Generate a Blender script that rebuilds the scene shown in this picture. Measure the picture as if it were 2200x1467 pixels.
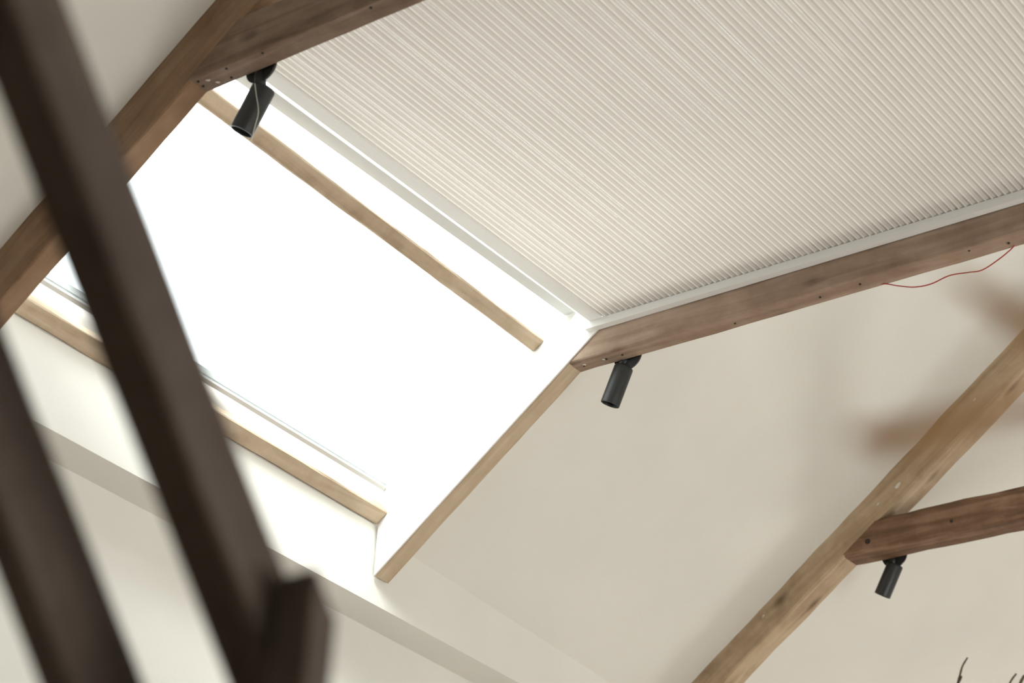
import bpy, bmesh, math, random
from mathutils import Vector, Matrix, noise
random.seed(4)
for o in list(bpy.data.objects): bpy.data.objects.remove(o)
C = bpy.context.scene.collection
SC = bpy.context.scene

# ------------------------------------------------------------ camera (at the origin; world x runs along the ridge, y towards the left eave, z up)
cd = bpy.data.cameras.new('camera'); cam = bpy.data.objects.new('camera', cd); C.objects.link(cam)
cam.matrix_world = Matrix(((0.57438, -0.42400, -0.70022, 0),
                           (-0.81726, -0.24825, -0.52006, 0),
                           (0.04667, 0.87098, -0.48910, 0),
                           (0, 0, 0, 1)))
cd.sensor_width = 36; cd.lens = 73.41; cd.clip_start = 0.02
cd.dof.use_dof = True; cd.dof.focus_distance = 6.2; cd.dof.aperture_fstop = 3.3
SC.camera = cam

# ------------------------------------------------------------ sky and light
SKY, SUN, GABLE, SIDE, EXPO = 3.8, 5.0, 115.0, 85.0, 0.30
w = bpy.data.worlds.new('overcast'); SC.world = w; w.use_nodes = True
bg = w.node_tree.nodes['Background']; bg.inputs[0].default_value = (0.96, 0.985, 1.0, 1); bg.inputs[1].default_value = SKY
SC.view_settings.view_transform = 'Standard'; SC.view_settings.look = 'None'
SC.view_settings.exposure = EXPO; SC.view_settings.gamma = 1.0; SC.view_settings.use_curve_mapping = False
sl = bpy.data.lights.new('veiled_sun', 'SUN'); sl.energy = SUN; sl.angle = math.radians(24); sl.color = (1.0, 0.985, 0.96)
so = bpy.data.objects.new('veiled_sun', sl); C.objects.link(so); so.rotation_euler = Vector((0.68, 0.42, -0.72)).to_track_quat('-Z', 'Y').to_euler()
def area(name, loc, direction, sx, sy, power, col):
    l = bpy.data.lights.new(name, 'AREA'); l.shape = 'RECTANGLE'; l.size = sx; l.size_y = sy; l.energy = power; l.color = col
    o = bpy.data.objects.new(name, l); C.objects.link(o); o.location = loc
    o.rotation_euler = Vector(direction).to_track_quat('-Z', 'Y').to_euler(); return o
area('gable_window_daylight', (12.9, 0.9, 0.1), (-1, 0, 0.0), 2.0, 1.6, GABLE, (1.0, 0.97, 0.93))
area('side_fill_light', (3.6, -2.35, 0.0), (0, 1, 0.0), 3.0, 1.4, SIDE, (1.0, 0.97, 0.93))  # fill light added from an unseen side opening to brighten the room evenly

# ------------------------------------------------------------ materials
def node_mat(name):
    m = bpy.data.materials.new(name); m.use_nodes = True
    nt = m.node_tree; return m, nt, nt.nodes['Principled BSDF']
def plaster(name, col, var=0.03, rough=0.9, bump=0.05):
    m, nt, b = node_mat(name); n = nt.nodes; l = nt.links
    tc = n.new('ShaderNodeTexCoord'); no = n.new('ShaderNodeTexNoise'); no.inputs['Scale'].default_value = 2.2; no.inputs['Detail'].default_value = 5
    l.new(tc.outputs['Object'], no.inputs['Vector'])
    r = n.new('ShaderNodeValToRGB'); l.new(no.outputs['Fac'], r.inputs[0])
    r.color_ramp.elements[0].position = 0.3; r.color_ramp.elements[1].position = 0.7
    r.color_ramp.elements[0].color = (*[c * (1 - var) for c in col], 1); r.color_ramp.elements[1].color = (*[min(1, c * (1 + var)) for c in col], 1)
    l.new(r.outputs[0], b.inputs['Base Color']); b.inputs['Roughness'].default_value = rough
    n2 = n.new('ShaderNodeTexNoise'); n2.inputs['Scale'].default_value = 60; n2.inputs['Detail'].default_value = 4
    l.new(tc.outputs['Object'], n2.inputs['Vector'])
    bp = n.new('ShaderNodeBump'); bp.inputs['Strength'].default_value = bump; bp.inputs['Distance'].default_value = 0.01
    l.new(n2.outputs['Fac'], bp.inputs['Height']); l.new(bp.outputs[0], b.inputs['Normal']); return m
def wood(name, dark, mid, light, rough=0.75, knots=True, stain=0.5):
    m, nt, b = node_mat(name); n = nt.nodes; l = nt.links
    tc = n.new('ShaderNodeTexCoord'); oi = n.new('ShaderNodeObjectInfo')
    mp = n.new('ShaderNodeMapping'); mp.inputs['Scale'].default_value = (1.3, 16, 16)
    ad = n.new('ShaderNodeVectorMath'); ad.operation = 'ADD'
    sc = n.new('ShaderNodeVectorMath'); sc.operation = 'SCALE'; sc.inputs['Scale'].default_value = 9.0
    cx = n.new('ShaderNodeCombineXYZ'); l.new(oi.outputs['Random'], cx.inputs[0]); l.new(oi.outputs['Random'], cx.inputs[1])
    l.new(cx.outputs[0], sc.inputs[0]); l.new(tc.outputs['Object'], ad.inputs[0]); l.new(sc.outputs[0], ad.inputs[1])
    l.new(ad.outputs[0], mp.inputs['Vector'])
    n1 = n.new('ShaderNodeTexNoise'); n1.inputs['Scale'].default_value = 1.6; n1.inputs['Detail'].default_value = 7; n1.inputs['Distortion'].default_value = 0.8
    l.new(mp.outputs[0], n1.inputs['Vector'])
    n2 = n.new('ShaderNodeTexNoise'); n2.inputs['Scale'].default_value = 7.0; n2.inputs['Detail'].default_value = 8; n2.inputs['Roughness'].default_value = 0.65
    l.new(ad.outputs[0], n2.inputs['Vector'])
    mx = n.new('ShaderNodeMix'); mx.data_type = 'FLOAT'; mx.inputs[0].default_value = stain
    l.new(n1.outputs['Fac'], mx.inputs[2]); l.new(n2.outputs['Fac'], mx.inputs[3])
    r = n.new('ShaderNodeValToRGB'); l.new(mx.outputs[0], r.inputs[0]); cr = r.color_ramp
    cr.elements[0].position = 0.34; cr.elements[0].color = (*dark, 1)
    cr.elements[1].position = 0.66; cr.elements[1].color = (*light, 1)
    e = cr.elements.new(0.5); e.color = (*mid, 1)
    out = r.outputs[0]
    if knots:
        mk = n.new('ShaderNodeMapping'); mk.inputs['Scale'].default_value = (3.2, 7.5, 7.5); l.new(ad.outputs[0], mk.inputs['Vector'])
        v = n.new('ShaderNodeTexVoronoi'); v.inputs['Scale'].default_value = 1.0; l.new(mk.outputs[0], v.inputs['Vector'])
        kr = n.new('ShaderNodeValToRGB'); l.new(v.outputs['Distance'], kr.inputs[0])
        kr.color_ramp.elements[0].position = 0.04; kr.color_ramp.elements[0].color = (0.35, 0.3, 0.28, 1)
        kr.color_ramp.elements[1].position = 0.16; kr.color_ramp.elements[1].color = (1, 1, 1, 1)
        mm = n.new('ShaderNodeMix'); mm.data_type = 'RGBA'; mm.blend_type = 'MULTIPLY'; mm.inputs[0].default_value = 0.8
        l.new(out, mm.inputs[6]); l.new(kr.outputs[0], mm.inputs[7]); out = mm.outputs[2]
    l.new(out, b.inputs['Base Color']); b.inputs['Roughness'].default_value = rough
    b.inputs['Specular IOR Level'].default_value = 0.25
    bp = n.new('ShaderNodeBump'); bp.inputs['Strength'].default_value = 0.35; bp.inputs['Distance'].default_value = 0.004
    l.new(n1.outputs['Fac'], bp.inputs['Height']); l.new(bp.outputs[0], b.inputs['Normal']); return m
def plain(name, col, rough=0.5, metal=0.0, spec=0.5, nz=0.04):
    m, nt, b = node_mat(name); n = nt.nodes; l = nt.links
    no = n.new('ShaderNodeTexNoise'); no.inputs['Scale'].default_value = 30
    r = n.new('ShaderNodeValToRGB'); l.new(no.outputs['Fac'], r.inputs[0])
    r.color_ramp.elements[0].color = (*[c * (1 - nz) for c in col], 1); r.color_ramp.elements[1].color = (*[min(1, c * (1 + nz)) for c in col], 1)
    l.new(r.outputs[0], b.inputs['Base Color']); b.inputs['Roughness'].default_value = rough
    b.inputs['Metallic'].default_value = metal; b.inputs['Specular IOR Level'].default_value = spec; return m
def cloth(name, col, trans):
    m = bpy.data.materials.new(name); m.use_nodes = True; nt = m.node_tree; n = nt.nodes; l = nt.links
    n.remove(n['Principled BSDF'])
    no = n.new('ShaderNodeTexNoise'); no.inputs['Scale'].default_value = 3.0
    tc = n.new('ShaderNodeTexCoord'); l.new(tc.outputs['Object'], no.inputs['Vector'])
    r = n.new('ShaderNodeValToRGB'); l.new(no.outputs['Fac'], r.inputs[0])
    r.color_ramp.elements[0].color = (*[c * 0.97 for c in col], 1); r.color_ramp.elements[1].color = (*[min(1, c * 1.02) for c in col], 1)
    d = n.new('ShaderNodeBsdfDiffuse'); t = n.new('ShaderNodeBsdfTranslucent'); mx = n.new('ShaderNodeMixShader')
    l.new(r.outputs[0], d.inputs[0]); l.new(r.outputs[0], t.inputs[0]); mx.inputs[0].default_value = trans
    l.new(d.outputs[0], mx.inputs[1]); l.new(t.outputs[0], mx.inputs[2]); l.new(mx.outputs[0], n['Material Output'].inputs[0]); return m
def glass(name):
    m = bpy.data.materials.new(name); m.use_nodes = True; nt = m.node_tree; n = nt.nodes; l = nt.links
    n.remove(n['Principled BSDF'])
    t = n.new('ShaderNodeBsdfTransparent'); t.inputs[0].default_value = (0.95, 0.98, 0.975, 1)
    g = n.new('ShaderNodeBsdfGlossy'); g.inputs['Roughness'].default_value = 0.02
    mx = n.new('ShaderNodeMixShader'); mx.inputs[0].default_value = 0.05
    l.new(t.outputs[0], mx.inputs[1]); l.new(g.outputs[0], mx.inputs[2])
    l.new(mx.outputs[0], n['Material Output'].inputs[0]); return m

M = {}
M['ceil'] = plaster('ceiling_paint', (0.80, 0.783, 0.733))
M['wall'] = plaster('wall_paint', (0.80, 0.785, 0.738))
M['floor'] = wood('floor_boards', (0.3, 0.235, 0.16), (0.38, 0.30, 0.215), (0.45, 0.365, 0.27))
M['collar'] = wood('reclaimed_pine', (0.21, 0.135, 0.09), (0.31, 0.215, 0.155), (0.42, 0.31, 0.235))
M['collar_red'] = wood('reddish_pine', (0.075, 0.042, 0.025), (0.19, 0.105, 0.062), (0.33, 0.205, 0.135), stain=0.42)
M['rafter'] = wood('weathered_pine', (0.44, 0.33, 0.22), (0.55, 0.43, 0.30), (0.64, 0.52, 0.38))
M['rafter_c'] = wood('old_pine', (0.33, 0.23, 0.145), (0.48, 0.355, 0.235), (0.60, 0.47, 0.33))
M['collar_a'] = wood('dark_brown_pine', (0.14, 0.09, 0.062), (0.22, 0.15, 0.11), (0.32, 0.235, 0.185))  # darker than reclaimed_pine
M['rafter_a'] = wood('brown_pine', (0.2, 0.115, 0.065), (0.29, 0.18, 0.11), (0.37, 0.25, 0.165))
M['purlin'] = wood('pale_pine', (0.36, 0.265, 0.18), (0.54, 0.42, 0.30), (0.67, 0.55, 0.42))
M['dark'] = wood('dark_timber', (0.052, 0.036, 0.028), (0.082, 0.06, 0.048), (0.115, 0.088, 0.071), knots=False)
M['white'] = plain('white_powder_coat', (0.82, 0.81, 0.79), 0.45)
M['grey'] = plain('grey_aluminium', (0.62, 0.63, 0.63), 0.4)
M['black'] = plain('black_lamp_metal', (0.022, 0.024, 0.025), 0.42, 0.0, 0.5)
M['inner'] = plain('lamp_reflector', (0.012, 0.012, 0.012), 0.3)
M['fabric'] = cloth('blind_fabric', (0.76, 0.725, 0.69), 0.34)
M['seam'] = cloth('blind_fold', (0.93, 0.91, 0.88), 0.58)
M['glass'] = glass('window_glass')
M['red'] = plain('red_wire', (0.42, 0.035, 0.03), 0.4)
M['string'] = plain('pale_string', (0.62, 0.6, 0.53), 0.8)
M['nail'] = plain('rusty_nail', (0.03, 0.02, 0.016), 0.7)
M['fleck'] = plain('paint_fleck', (0.72, 0.68, 0.6), 0.9)
M['twig'] = plain('twig_bark', (0.10, 0.075, 0.045), 0.9)
M['leaf'] = cloth('dry_leaf', (0.72, 0.51, 0.30), 0.45)
M['pot'] = plain('stoneware', (0.25, 0.22, 0.19), 0.7)

# ------------------------------------------------------------ helpers
def tag(o, label=None, cat=None, group=None, kind=None):
    for k, v in (('label', label), ('category', cat), ('group', group), ('kind', kind)):
        if v: o[k] = v
    return o
def link(name, me, mat, parent=None, mw=None):
    o = bpy.data.objects.new(name, me); C.objects.link(o)
    for m in (mat if isinstance(mat, (list, tuple)) else [mat]):
        if m and len(me.materials) < 4 and m not in list(me.materials): me.materials.append(m)
    if mw is not None: o.matrix_world = mw
    if parent:
        o.parent = parent; o.matrix_parent_inverse = parent_world(parent).inverted()
    return o
def parent_world(p):
    m = p.matrix_basis.copy()
    if p.parent: m = parent_world(p.parent) @ p.matrix_parent_inverse @ m
    return m
def empty(name, loc=(0, 0, 0)):
    o = bpy.data.objects.new(name, None); C.objects.link(o); o.location = loc; o.empty_display_size = 0.1; return o
def mesh(name, vs, fs, smooth=False):
    me = bpy.data.meshes.new(name); me.from_pydata([tuple(v) for v in vs], [], fs); me.validate()
    bm = bmesh.new(); bm.from_mesh(me); bmesh.ops.recalc_face_normals(bm, faces=bm.faces[:]); bm.to_mesh(me); bm.free()
    if smooth:
        for p in me.polygons: p.use_smooth = True
    return me
def frame_of(a, b, up):
    X = (b - a).normalized(); Z = (up - up.dot(X) * X).normalized(); Y = Z.cross(X)
    m = Matrix((X, Y, Z)).transposed().to_4x4(); m.translation = a; return m
def beam(name, a, b, width, height, mat, up=(0, 0, 1), cut0=0.0, cut1=0.0, rough=0.002, chamfer=0.004, step=0.06, parent=None, seed=0, bow=0.0):
    """A sawn timber: a and b are the middles of its bottom face at the two ends, local x runs along it."""
    a, b, up = Vector(a), Vector(b), Vector(up); m = frame_of(a, b, up); L = (b - a).length
    w2 = width / 2; c = chamfer
    sec = [(-w2 + c, 0), (w2 - c, 0), (w2, c), (w2, height - c), (w2 - c, height), (-w2 + c, height), (-w2, height - c), (-w2, c)]
    N = max(2, int(L / step)); vs = []; fs = []
    for i in range(N + 1):
        t = i / N
        for k, (y, z) in enumerate(sec):
            x = t * L + (1 - t) * cut0 * z + t * cut1 * z
            q = Vector((x * 5.0 + seed * 7.3, k // 2 * 3.1, seed * 1.7)); q2 = Vector((x * 28.0, k * 5.1, seed * 2.3))
            j = noise.noise(q) * rough + noise.noise(q2) * rough * 0.6
            jz = noise.noise(q + Vector((0, 50, 9))) * rough + noise.noise(q2 + Vector((3, 5, 9))) * rough * 0.6
            vs.append((x, y + j, z + jz + bow * math.sin(t * math.pi)))
    for i in range(N):
        for k in range(8):
            k2 = (k + 1) % 8; fs.append((i * 8 + k, i * 8 + k2, (i + 1) * 8 + k2, (i + 1) * 8 + k))
    fs.append(tuple(range(8))); fs.append(tuple(N * 8 + k for k in range(8)))
    me = mesh(name, vs, fs); return link(name, me, mat, parent, m)
def extrude_x(name, polys, x0, x1, mat, parent=None):
    vs = []; fs = []
    for poly in polys:
        s = len(vs); n = len(poly)
        for x in (x0, x1): vs += [(x, y, z) for y, z in poly]
        fs.append(tuple(s + i for i in range(n))); fs.append(tuple(s + n + i for i in range(n)))
        fs += [(s + i, s + (i + 1) % n, s + n + (i + 1) % n, s + n + i) for i in range(n)]
    return link(name, mesh(name, vs, fs), mat, parent)
def boxes(name, bs, mat, parent=None):
    vs = []; fs = []
    for (x0, y0, z0, x1, y1, z1) in bs:
        s = len(vs); vs += [(x, y, z) for x in (x0, x1) for y in (y0, y1) for z in (z0, z1)]
        fs += [tuple(s + i for i in f) for f in ((0, 1, 3, 2), (4, 5, 7, 6), (0, 1, 5, 4), (2, 3, 7, 6), (0, 2, 6, 4), (1, 3, 7, 5))]
    return link(name, mesh(name, vs, fs), mat, parent)
def skewbox(name, p00, p01, p10, p11, h, mat, parent=None, bev=0.0):
    """Box on a horizontal quad, h high: a rail that runs slightly askew."""
    vs = [Vector(p) for p in (p00, p01, p11, p10)]; vs += [v + Vector((0, 0, h)) for v in vs]
    me = mesh(name, vs, [(0, 1, 2, 3), (4, 5, 6, 7), (0, 1, 5, 4), (1, 2, 6, 5), (2, 3, 7, 6), (3, 0, 4, 7)])
    o = link(name, me, mat, parent)
    if bev:
        b = o.modifiers.new('bevel', 'BEVEL'); b.width = bev; b.segments = 2
    return o
def tube(name, pts, radii, mat, parent=None, n=10, caps=True):
    pts = [Vector(p) for p in pts]
    if not isinstance(radii, (list, tuple)): radii = [radii] * len(pts)
    vs = []; fs = []; ref = Vector((0, 0, 1)) if abs((pts[-1] - pts[0]).normalized().z) < 0.9 else Vector((1, 0, 0))
    for i, p in enumerate(pts):
        d = (pts[min(i + 1, len(pts) - 1)] - pts[max(i - 1, 0)]).normalized()
        u = d.cross(ref).normalized(); v = d.cross(u)
        for k in range(n):
            t = 2 * math.pi * k / n; vs.append(p + radii[i] * (math.cos(t) * u + math.sin(t) * v))
    for i in range(len(pts) - 1):
        for k in range(n):
            fs.append((i * n + k, i * n + (k + 1) % n, (i + 1) * n + (k + 1) % n, (i + 1) * n + k))
    if caps: fs += [tuple(range(n)), tuple((len(pts) - 1) * n + k for k in range(n))]
    return link(name, mesh(name, vs, fs, True), mat, parent)
def smooth_pts(pts, k=6):
    pts = [Vector(p) for p in pts]; out = []
    for i in range(len(pts) - 1):
        p0, p1, p2, p3 = pts[max(i - 1, 0)], pts[i], pts[i + 1], pts[min(i + 2, len(pts) - 1)]
        for j in range(k):
            t = j / k
            out.append(0.5 * ((2 * p1) + (p2 - p0) * t + (2 * p0 - 5 * p1 + 4 * p2 - p3) * t * t + (3 * p1 - p0 - 3 * p2 + p3) * t ** 3))
    out.append(pts[-1]); return out
def lathe(name, base, axis, prof, mat, parent=None, n=40):
    """prof: (distance along the axis, radius); radius 0 closes."""
    ax = Vector(axis).normalized(); u = ax.orthogonal().normalized(); v = ax.cross(u); base = Vector(base); vs = []; fs = []
    for (h, r) in prof:
        for k in range(n):
            t = 2 * math.pi * k / n; vs.append(base + ax * h + r * (math.cos(t) * u + math.sin(t) * v))
    for i in range(len(prof) - 1):
        for k in range(n): fs.append((i * n + k, i * n + (k + 1) % n, (i + 1) * n + (k + 1) % n, (i + 1) * n + k))
    if prof[0][1] > 1e-5: fs.append(tuple(range(n)))
    if prof[-1][1] > 1e-5: fs.append(tuple((len(prof) - 1) * n + k for k in range(n)))
    me = mesh(name, vs, fs, True); o = link(name, me, mat, parent)
    me.set_sharp_from_angle(angle=math.radians(35)); return o

RID = 0.8; ZR = 3.1; YR = 3.225; SL = 0.8
def S(y): return ZR - SL * (y - YR)          # underside line of the rafters on the left slope
def slope_box(name, y0, y1, d0, d1, x0, x1, mat, parent=None):   # a board lying in the roof slope, d above the rafter undersides
    return extrude_x(name, [[(y0, S(y0) + d0), (y1, S(y1) + d0), (y1, S(y1) + d1), (y0, S(y0) + d1)]], x0, x1, mat, parent)

# ------------------------------------------------------------ the setting
X0, X1, YW, YB, ZF = -4.0, 13.0, 3.94, -2.4, -1.5
tag(boxes('floor', [(X0 - .2, YB - .2, ZF - .1, X1 + .2, 4.3, ZF)], M['floor']), kind='structure')
tag(extrude_x('wall_left', [[(4.08, ZF), (4.08, 2.45), (YW, 2.45), (YW, 2.708), (4.3, 2.708), (4.3, ZF)]], X0, X1, M['wall']), kind='structure')
tag(boxes('wall_right', [(X0, YB - .15, ZF, X1, YB, -0.8), (X0, YB - .15, 0.8, X1, YB, 2.6), (X0, YB - .15, -0.8, 2.0, YB, 0.8), (5.2, YB - .15, -0.8, X1, YB, 0.8)], M['wall']), kind='structure')
def gable(name, xa, xb, hole):
    top = 2.4; zr = S(RID) + 0.4
    bs = [(xa, YB - .2, ZF, xb, 4.3, top)]
    if hole:
        y0, y1, z0, z1 = hole
        bs = [(xa, YB - .2, ZF, xb, 4.3, z0), (xa, YB - .2, z1, xb, 4.3, top), (xa, YB - .2, z0, xb, y0, z1), (xa, y1, z0, xb, 4.3, z1)]
    o = boxes(name, bs, M['wall'])
    o2 = extrude_x('gable_top', [[(YB - .2, top), (4.3, top), (4.3, 2.75), (RID, zr + .1), (YB - .2, 2.75)]], xa, xb, M['wall'], o)
    return tag(o, kind='structure')
gable('wall_back', X0 - .2, X0, None)
gable('wall_front', X1, X1 + .2, (-0.1, 1.9, -0.7, 0.9))
def window(n, loc, frame, pane):
    e = empty('window_%d' % n, loc); tag(e, kind='structure')
    boxes('window_frame', frame, M['white'], e); boxes('pane', [pane], M['glass'], e)
window(2, (13.1, 0.9, -0.7), [(13.02, -0.1, -0.7, 13.08, 1.9, -0.64), (13.02, -0.1, 0.84, 13.08, 1.9, 0.9), (13.02, -0.1, -0.64, 13.08, -0.04, 0.84), (13.02, 1.84, -0.64, 13.08, 1.9, 0.84), (13.02, 0.87, -0.64, 13.08, 0.93, 0.84)],
       (13.045, -0.04, -0.64, 13.051, 1.84, 0.84))

window(3, (3.6, -2.48, -0.8), [(2.0, -2.5, -0.8, 5.2, -2.44, -0.74), (2.0, -2.5, 0.74, 5.2, -2.44, 0.8), (2.0, -2.5, -0.74, 2.06, -2.44, 0.74), (5.14, -2.5, -0.74, 5.2, -2.44, 0.74), (3.57, -2.5, -0.74, 3.63, -2.44, 0.74)],
       (2.06, -2.472, -0.74, 5.14, -2.466, 0.74))  # unseen window, added to go with the side fill light
def ceiling(x0, x1, da, db, y0=4.2):      # plaster slab on the slope; it sags a little from da to db
    t = 0.12; vs = [(x, y, S(y) + d + h) for x, d in ((x0, da), (x1, db)) for y in (y0, RID) for h in (0, t)]
    me = mesh('ceiling', vs, [(0, 1, 3, 2), (4, 5, 7, 6), (0, 1, 5, 4), (2, 3, 7, 6), (0, 2, 6, 4), (1, 3, 7, 5)])
    return tag(link('ceiling', me, M['ceil']), kind='structure')
ceiling(X0, 2.955, 0.195, 0.195); ceiling(4.705, 6.415, 0.155, 0.088); ceiling(6.415, X1, 0.088, 0.10)
rs = lambda y, d: S(2 * RID - y) + d
tag(extrude_x('ceiling', [[(RID, rs(RID, .17)), (YB - .2, rs(YB - .2, .17)), (YB - .2, rs(YB - .2, .29)), (RID, rs(RID, .29))]], X0, X1, M['ceil']), kind='structure')
# linings that close the roof thickness on both sides of the glazed bay
tag(slope_box('trim_1', 3.93, RID, 0.0, 0.34, 4.6335, 4.6395, M['wall']), kind='structure')
tag(slope_box('trim_2', 3.93, RID, 0.03, 0.34, 2.9945, 2.999, M['wall']), kind='structure')
tag(extrude_x('trim_3', [[(3.945, 2.71), (4.3, 2.71), (4.3, 2.85), (3.945, 2.85)]], X0, X1, M['wall']), kind='structure')

# the skylight: frame, transom, panes
sk = empty('window_1', (3.8, 3.92, S(3.92) + .26)); tag(sk, kind='structure')
slope_box('bottom_rail', 3.918, 3.908, 0.278, 0.31, 2.985, 4.645, M['grey'], sk)
slope_box('top_rail', 0.86, 0.80, 0.25, 0.31, 2.985, 4.645, M['grey'], sk)
for x in (2.985, 4.637): slope_box('side_rail', 3.908, 0.86, 0.30, 0.335, x, x + .008, M['grey'], sk)
skewbox('transom', (2.99, 3.253, 3.27), (2.99, 3.306, 3.27), (4.632, 3.199, 3.27), (4.632, 3.239, 3.27), 0.004, M['grey'], sk, 0.001)
slope_box('pane', 3.908, 3.27, 0.285, 0.291, 2.993, 4.637, M['glass'], sk)
slope_box('pane', 3.265, 0.86, 0.285, 0.291, 2.993, 4.637, M['glass'], sk)

# ------------------------------------------------------------ roof timbers
def nail(root, p, nrm, r=0.0035):
    p = Vector(p); nrm = Vector(nrm)
    return lathe('nail', p - nrm * 0.002, nrm, [(0, r), (0.0030, r), (0.0038, r * 0.6), (0.0038, 0)], M['nail'], root, 8)
def fleck(root, p, nrm, a, b):
    p = Vector(p); nrm = Vector(nrm).normalized(); u = nrm.orthogonal().normalized(); v = nrm.cross(u); vs = []; n = 9
    for h in (-0.001, 0.0016):
        for k in range(n):
            t = 2 * math.pi * k / n; j = 0.75 + 0.5 * random.random()
            vs.append(p + nrm * h + u * math.cos(t) * a * j + v * math.sin(t) * b * j)
    me = mesh('paint_fleck', vs, [tuple(range(n)), tuple(range(n, 2 * n))] + [(k, (k + 1) % n, n + (k + 1) % n, n + k) for k in range(n)])
    return link('paint_fleck', me, M['fleck'], root)

GR = 'rafters down the left roof slope'; GC = 'collar ties across the roof'
ra = beam('rafter', (2.9625, 3.925, S(3.925)), (2.9625, RID, S(RID)), 0.062, 0.158, M['rafter_a'], cut0=0.8, seed=1, rough=0.0025)
tag(ra, 'brown wooden rafter at the left edge of the bright skylight', 'beam', GR)
rb = beam('rafter', (4.675, 3.93, S(3.93)), (4.675, RID, S(RID)), 0.070, 0.124, M['rafter'], cut0=0.8, seed=2, rough=0.0015)
tag(rb, 'slim pale wooden rafter along the right edge of the bright skylight', 'beam', GR)
rc = beam('rafter', (6.415, 3.94, 2.500), (6.415, RID, 4.940), 0.11, 0.135, M['rafter_c'], cut0=0.78, seed=3, rough=0.005, chamfer=0.007)
tag(rc, 'rough wooden rafter with paint flecks against the plain beige ceiling at lower right', 'beam', GR)
for p, a, b in (((6.358, 2.937, 3.332), 0.007, 0.014), ((6.358, 3.19, 3.235), 0.003, 0.012), ((6.358, 3.02, 3.275), 0.002, 0.007), ((6.358, 2.62, 3.60), 0.003, 0.008), ((6.358, 3.50, 2.93), 0.002, 0.006)):
    fleck(rc, p, (-1, 0, 0), a, b)
ca = beam('collar_tie', (2.9615, 3.243, ZR), (2.9615, -1.60, ZR), 0.064, 0.136, M['collar_a'], cut0=1.2, cut1=-1.2, seed=4, rough=0.0022)
tag(ca, 'dark wooden collar tie at the top, nailed, with the stringed spotlight under it', 'beam', GC)
for p in [(2.945, 3.212), (2.967, 3.215), (2.942, 3.114), (2.977, 3.129), (2.941, 2.994), (2.944, 2.656)]: nail(ca, (*p, 3.0985), (0, 0, -1))
for p in ((2.953, 3.185, 3.0985), (2.972, 3.17, 3.0985)): fleck(ca, p, (0, 0, -1), 0.003, 0.006)
cb = beam('collar_tie', (4.675, 3.222, ZR), (4.675, -1.60, ZR), 0.070, 0.132, M['collar'], cut0=1.2, cut1=-1.2, seed=5, rough=0.0022)
tag(cb, 'long greyish brown collar tie along the right edge of the pleated blind', 'beam', GC)
for p in [(4.676, 3.19), (4.675, 3.108), (4.677, 3.052), (4.682, 2.66), (4.675, 2.375), (4.668, 2.244), (4.659, 1.906), (4.678, 1.798)]: nail(cb, (*p, 3.0985), (0, 0, -1))
for p in ((4.670, 3.115, 3.0985), (4.668, 3.185, 3.0985)): fleck(cb, p, (0, 0, -1), 0.003, 0.005)
cc = beam('collar_tie', (6.415, 3.180, ZR), (6.415, -1.60, ZR), 0.108, 0.122, M['collar_red'], cut0=1.25, cut1=-1.2, seed=6, rough=0.006, chamfer=0.008)
tag(cc, 'short looking reddish brown collar tie at the right, lowest in the picture', 'beam', GC)
nail(cc, (6.359, 3.068, 3.137), (-1, 0, 0), 0.010); nail(cc, (6.359, 2.74, 3.145), (-1, 0, 0), 0.006)
# the collar tie out of view that carries the dark braces
cz = beam('collar_tie', (-1.32, 3.22, ZR), (-1.32, -1.60, ZR), 0.070, 0.132, M['collar'], cut0=1.2, cut1=-1.2, seed=9)
tag(cz, 'wooden collar tie behind the viewer that carries the dark braces', 'beam', GC)
def purlin(y0, y1, label, seed, x1=4.632):
    yc = (y0 + y1) / 2; d = 0.178
    ang = math.atan(SL); wdt = abs(y1 - y0) / math.cos(ang)
    o = beam('purlin', (3.0, yc, S(yc) + d), (x1, yc, S(yc) + d), wdt, 0.045, M['purlin'], up=(0, math.sin(ang), math.cos(ang)), seed=seed, rough=0.0018)
    return tag(o, label, 'beam', 'purlins crossing the skylight')
purlin(3.316, 3.356, 'pale wooden purlin crossing the skylight beside the blind', 11)
purlin(3.893, 3.936, 'pale wooden purlin on the wall top under the skylight', 12)

# ------------------------------------------------------------ pleated blind
bl = empty('pleated_blind', (3.8, 3.1, 3.215))
tag(bl, 'off-white pleated skylight blind drawn flat between two collar ties', 'blind')
BY = lambda x: 3.1325 - 0.028 * (x - 2.99)
skewbox('bottom_rail', (2.995, BY(2.995), 3.209), (2.995, BY(2.995) + .046, 3.209), (4.612, BY(4.612), 3.209), (4.612, BY(4.612) + .047, 3.209), 0.014, M['white'], bl, 0.002)
boxes('guide_rail', [(4.613, -1.5, 3.186, 4.637, 3.150, 3.212), (4.625, -1.5, 3.212, 4.637, 3.150, 3.262), (4.550, -1.5, 3.246, 4.625, 3.10, 3.262)], M['white'], bl)  # last box: unseen flange above the fabric, added to shade its edge
boxes('guide_rail', [(2.9945, -1.5, 3.200, 3.006, 3.150, 3.235)], M['white'], bl)
P = 0.0195; zb = 3.2125; hh = 0.0036
prof_b = [(0, zb + hh), (-P * 0.40, zb + 0.0012), (-P * 0.455, zb - 0.0022), (-P * 0.545, zb - 0.0022), (-P * 0.60, zb + 0.0012), (-P, zb + hh)]
prof_t = [(-P * 0.5, zb + 2 * hh + 0.002)]
poly = prof_b + prof_t
xl, xr = 3.0, 4.618
vs = []; n = len(poly)
for x in (xl, xr): vs += [(x, y - 0.028 * (x - 2.99), z) for y, z in poly]
me = bpy.data.meshes.new('pleat'); me.from_pydata(vs, [], [(i, (i + 1) % n, n + (i + 1) % n, n + i) for i in range(n)])
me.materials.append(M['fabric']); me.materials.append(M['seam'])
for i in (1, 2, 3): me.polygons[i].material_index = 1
NP = 196
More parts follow.
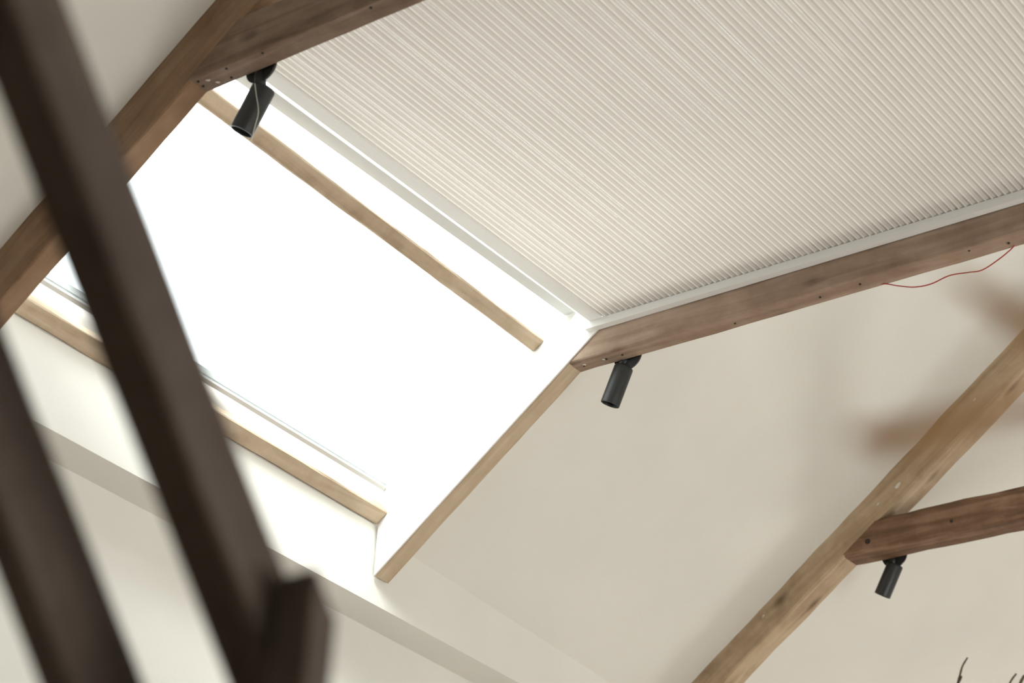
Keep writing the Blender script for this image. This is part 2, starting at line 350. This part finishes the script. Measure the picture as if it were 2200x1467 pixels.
first = link('pleat', me, [], bl); first.location = Vector(first.location) + Vector((0, 3.1325, 0))
for k in range(1, NP):
    o = first.copy(); C.objects.link(o); o.location = Vector((0, 3.1325 - k * P + random.uniform(-.00015, .00015), 0))

# ------------------------------------------------------------ spotlights
def spot(loc, top, bot, r, label, mount_r=0.050):
    e = empty('spotlight', loc); tag(e, label, 'spotlight', 'black spotlights under the collar ties')
    top, bot, loc = Vector(top), Vector(bot), Vector(loc); ax = (bot - top).normalized(); L = (bot - top).length
    lathe('mount', loc, (1, 0, 0), [(0.0, mount_r), (0.005, mount_r), (0.014, mount_r * 0.8), (0.022, mount_r * 0.45), (0.024, 0)], M['black'], e)
    tube('joint', [loc + Vector((0.008, 0.006, -0.010)), loc * 0.5 + top * 0.5 + Vector((0, 0.008, 0)), top + ax * 0.006 + Vector((0, 0.010, 0))], [0.014, 0.015, 0.014], M['black'], e, 16)
    body = lathe('housing', top, ax, [(0, 0), (0, r * 0.86), (0.002, r * 0.95), (0.006, r), (L - 0.001, r), (L, r - 0.001), (L, r - 0.003), (L - 0.022, r - 0.005), (L - 0.022, 0)], M['black'], e, 48)
    lathe('lens', bot - ax * 0.0215, ax, [(0, r * 0.8), (0.003, r * 0.7), (0.004, 0)], M['inner'], body, 32)
    return e
def axis_spot(x, top, d, L, r, label, my, mx):
    top = Vector((x, *top)); d = Vector(d).normalized()
    return spot((mx, my, ZR + 0.018), top, top + d * L, r, label)
sa = axis_spot(3.008, (3.040, 3.054), (-.02, .44, -.885), 0.128, 0.0305, 'black tilted spotlight with a pale string hanging, at the top of the skylight', 3.050, 2.997)
sb = axis_spot(4.722, (3.073, 3.086), (.01, .39, -.92), 0.128, 0.0300, 'black tilted spotlight under the long collar tie in the middle', 3.056, 4.7135)
sc_ = axis_spot(6.482, (3.020, 3.084), (.083, .504, -.86), 0.125, 0.0300, 'black tilted spotlight under the reddish collar tie at the lower right', 3.020, 6.4755)
k = 3.0 / 2.93 * 0.985
st = tube('string', smooth_pts([(v[0] * k, v[1] * k, v[2] * k) for v in [(2.93, 2.996, 3.000), (2.93, 2.985, 2.960), (2.93, 2.971, 2.907), (2.93, 2.976, 2.868), (2.93, 2.980, 2.842), (2.93, 2.983, 2.823)]]), 0.0012, M['string'], None, 6)
tag(st, 'thin pale string dangling down the front of the top left spotlight', 'string')
wr = tube('wire', smooth_pts([(4.70, 2.20, 3.103), (4.70, 2.176, 3.096), (4.70, 2.141, 3.079), (4.70, 2.092, 3.060), (4.70, 2.042, 3.055), (4.70, 1.985, 3.065), (4.70, 1.93, 3.058), (4.70, 1.889, 3.053), (4.70, 1.84, 3.071), (4.70, 1.802, 3.092), (4.70, 1.79, 3.103)]), 0.0018, M['red'], None, 8)
tag(wr, 'thin red wire sagging below the long collar tie at the right', 'wire')

# ------------------------------------------------------------ dark braces and post close to the viewer
def brace(y, yt, x, ztop, h, label, seed):
    s = -1.135; dn = math.hypot(1, s); d = Vector((1, 0, s)) / dn; upv = Vector((-s, 0, 1)) / dn
    face_h = h / dn                      # thickness at right angles to the run
    c = Vector((x, y + yt / 2, ztop)) - upv * face_h   # on the lower edge line
    c.y = y + yt / 2
    t0 = (-1.28 - c.x) / d.x; t1 = (ZF - c.z) / d.z
    o = beam('brace', c + d * t0, c + d * t1, yt, face_h, M['dark'], up=upv, seed=seed, step=0.1, chamfer=0.003, rough=0.0015)
    return tag(o, label, 'beam', 'dark timbers close to the viewer')
brace(1.077, 0.050, 0.836, 1.026, 0.093, 'long dark blurred brace crossing the skylight, close to the viewer', 21)
brace(1.200, 0.036, 0.978, 0.762, 0.116, 'dark blurred brace in the bottom left corner, close to the viewer', 22)
po = beam('post', (1.1655, 1.0560, ZF), (1.1655, 1.0560, 0.648), 0.040, 0.032, M['dark'], up=(1, 0, 0), cut1=-1.1, seed=23, chamfer=0.002, rough=0.0)
po.location.x -= 0.0155
tag(po, 'dark blurred post end beside the long brace at the bottom', 'post')

# ------------------------------------------------------------ dry branches
def pot(loc, h, r, label, group=None):
    e = empty('vase', loc); tag(e, label, 'vase', group)
    lathe('body', loc, (0, 0, 1), [(0, r * .7), (h * .25, r), (h * .6, r * .95), (h * .9, r * .5), (h, r * .55), (h, r * .48), (h * .9, r * .42), (h * .3, r * .8), (h * .05, 0)], M['pot'], e)
    return e
pot((4.60, 2.15, ZF), 0.55, 0.16, 'tall stoneware vase on the floor holding dry branches')
def branch(pts, r0, r1, label, side=None):
    pp = smooth_pts(pts, 7); r0 *= 0.6; n = len(pp); rr = []
    for i in range(n):
        t = i / (n - 1); rr.append((r0 * (1 - t) + r1 * t) * (1 + (0.12 if i % 7 == 3 else 0)))
    o = tube('dry_branch', pp, rr, M['twig'], None, 7)
    for s in (side or []):
        tube('side_twig', smooth_pts(s, 4), [r1 * 1.2] * (4 * (len(s) - 1)) + [r1 * .7], M['twig'], o, 6)
    return tag(o, label, 'branch', 'dry branches in the floor vase')
branch([(4.60, 2.17, -1.2), (4.56, 2.13, -0.2), (4.52, 2.05, 0.9), (4.497, 1.985, 1.60), (4.489, 1.960, 1.735), (4.480, 1.939, 1.791), (4.477, 1.931, 1.809), (4.473, 1.921, 1.829), (4.471, 1.906, 1.847)], 0.007, 0.0021, 'thin dry branch tip reaching highest at the bottom right',
       [[(4.481, 1.941, 1.787), (4.478, 1.931, 1.798), (4.477, 1.927, 1.806)]])
branch([(4.61, 2.14, -1.2), (4.58, 2.08, -0.1), (4.55, 1.96, 0.9), (4.533, 1.868, 1.60), (4.529, 1.842, 1.745), (4.528, 1.827, 1.787), (4.528, 1.809, 1.808)], 0.007, 0.0022, 'thin dry branch tip just left of the bottom right corner')
branch([(4.62, 2.15, -1.2), (4.60, 2.05, -0.1), (4.57, 1.93, 0.9), (4.548, 1.846, 1.60), (4.543, 1.823, 1.73), (4.539, 1.809, 1.779), (4.535, 1.792, 1.803)], 0.009, 0.0034, 'thicker dry branch right in the bottom right corner')

# ------------------------------------------------------------ blurred dry leaves close to the lens, on a stem in a vase out of view
pot((0.80, 0.20, ZF), 1.25, 0.14, 'tall vase beside the viewer holding the blurred dry leaves')
dl = empty('dried_plant', (0.80, 0.20, -0.3)); tag(dl, 'blurred orange brown dry leaves close to the lens at the right edge', 'plant')
tube('stem', smooth_pts([(0.80, 0.20, -0.9), (0.79, 0.21, -0.1), (0.765, 0.222, 0.25), (0.735, 0.232, 0.36)]), [0.006] * 18 + [0.003], M['leaf'], dl, 8)
def leaf(pts, widths, nrm):
    pts = [Vector(p) for p in pts]; nrm = Vector(nrm).normalized(); vs = []; fs = []
    for i, p in enumerate(pts):
        d = (pts[min(i + 1, len(pts) - 1)] - pts[max(i - 1, 0)]).normalized(); s = d.cross(nrm).normalized(); w = widths[i]
        for a, hgt in ((-1, 0), (-.5, .12), (0, .22), (.5, .12), (1, 0)): vs.append(p + s * a * w + nrm * hgt * w)
        for a, hgt in ((-1, .04), (-.5, .16), (0, .28), (.5, .16), (1, .04)): vs.append(p + s * a * w + nrm * (hgt * w + 0.0005))
    for i in range(len(pts) - 1):
        for k in range(4):
            fs.append((i * 10 + k, i * 10 + k + 1, i * 10 + k + 11, i * 10 + k + 10)); fs.append((i * 10 + k + 5, i * 10 + k + 6, i * 10 + k + 16, i * 10 + k + 15))
        for k in (0, 4): fs.append((i * 10 + k, i * 10 + k + 5, i * 10 + k + 15, i * 10 + k + 10))
    return link('leaf', mesh('leaf', vs, fs, True), M['leaf'], dl)
V = (-0.70, -0.52, -0.49)
leaf([(0.6711, 0.2835, 0.4380), (0.6812, 0.2727, 0.4291), (0.6909, 0.2619, 0.4202), (0.7149, 0.2356, 0.3950), (0.735, 0.232, 0.36)], [0.0012, 0.0045, 0.0065, 0.006, 0.002], V)
leaf([(0.6804, 0.3344, 0.3844), (0.6876, 0.3227, 0.3815), (0.6933, 0.3070, 0.3842), (0.6990, 0.2873, 0.3890), (0.7048, 0.2701, 0.3909), (0.7156, 0.2360, 0.3880), (0.735, 0.232, 0.36)], [0.0025, 0.0066, 0.0058, 0.0045, 0.0042, 0.004, 0.002], V)
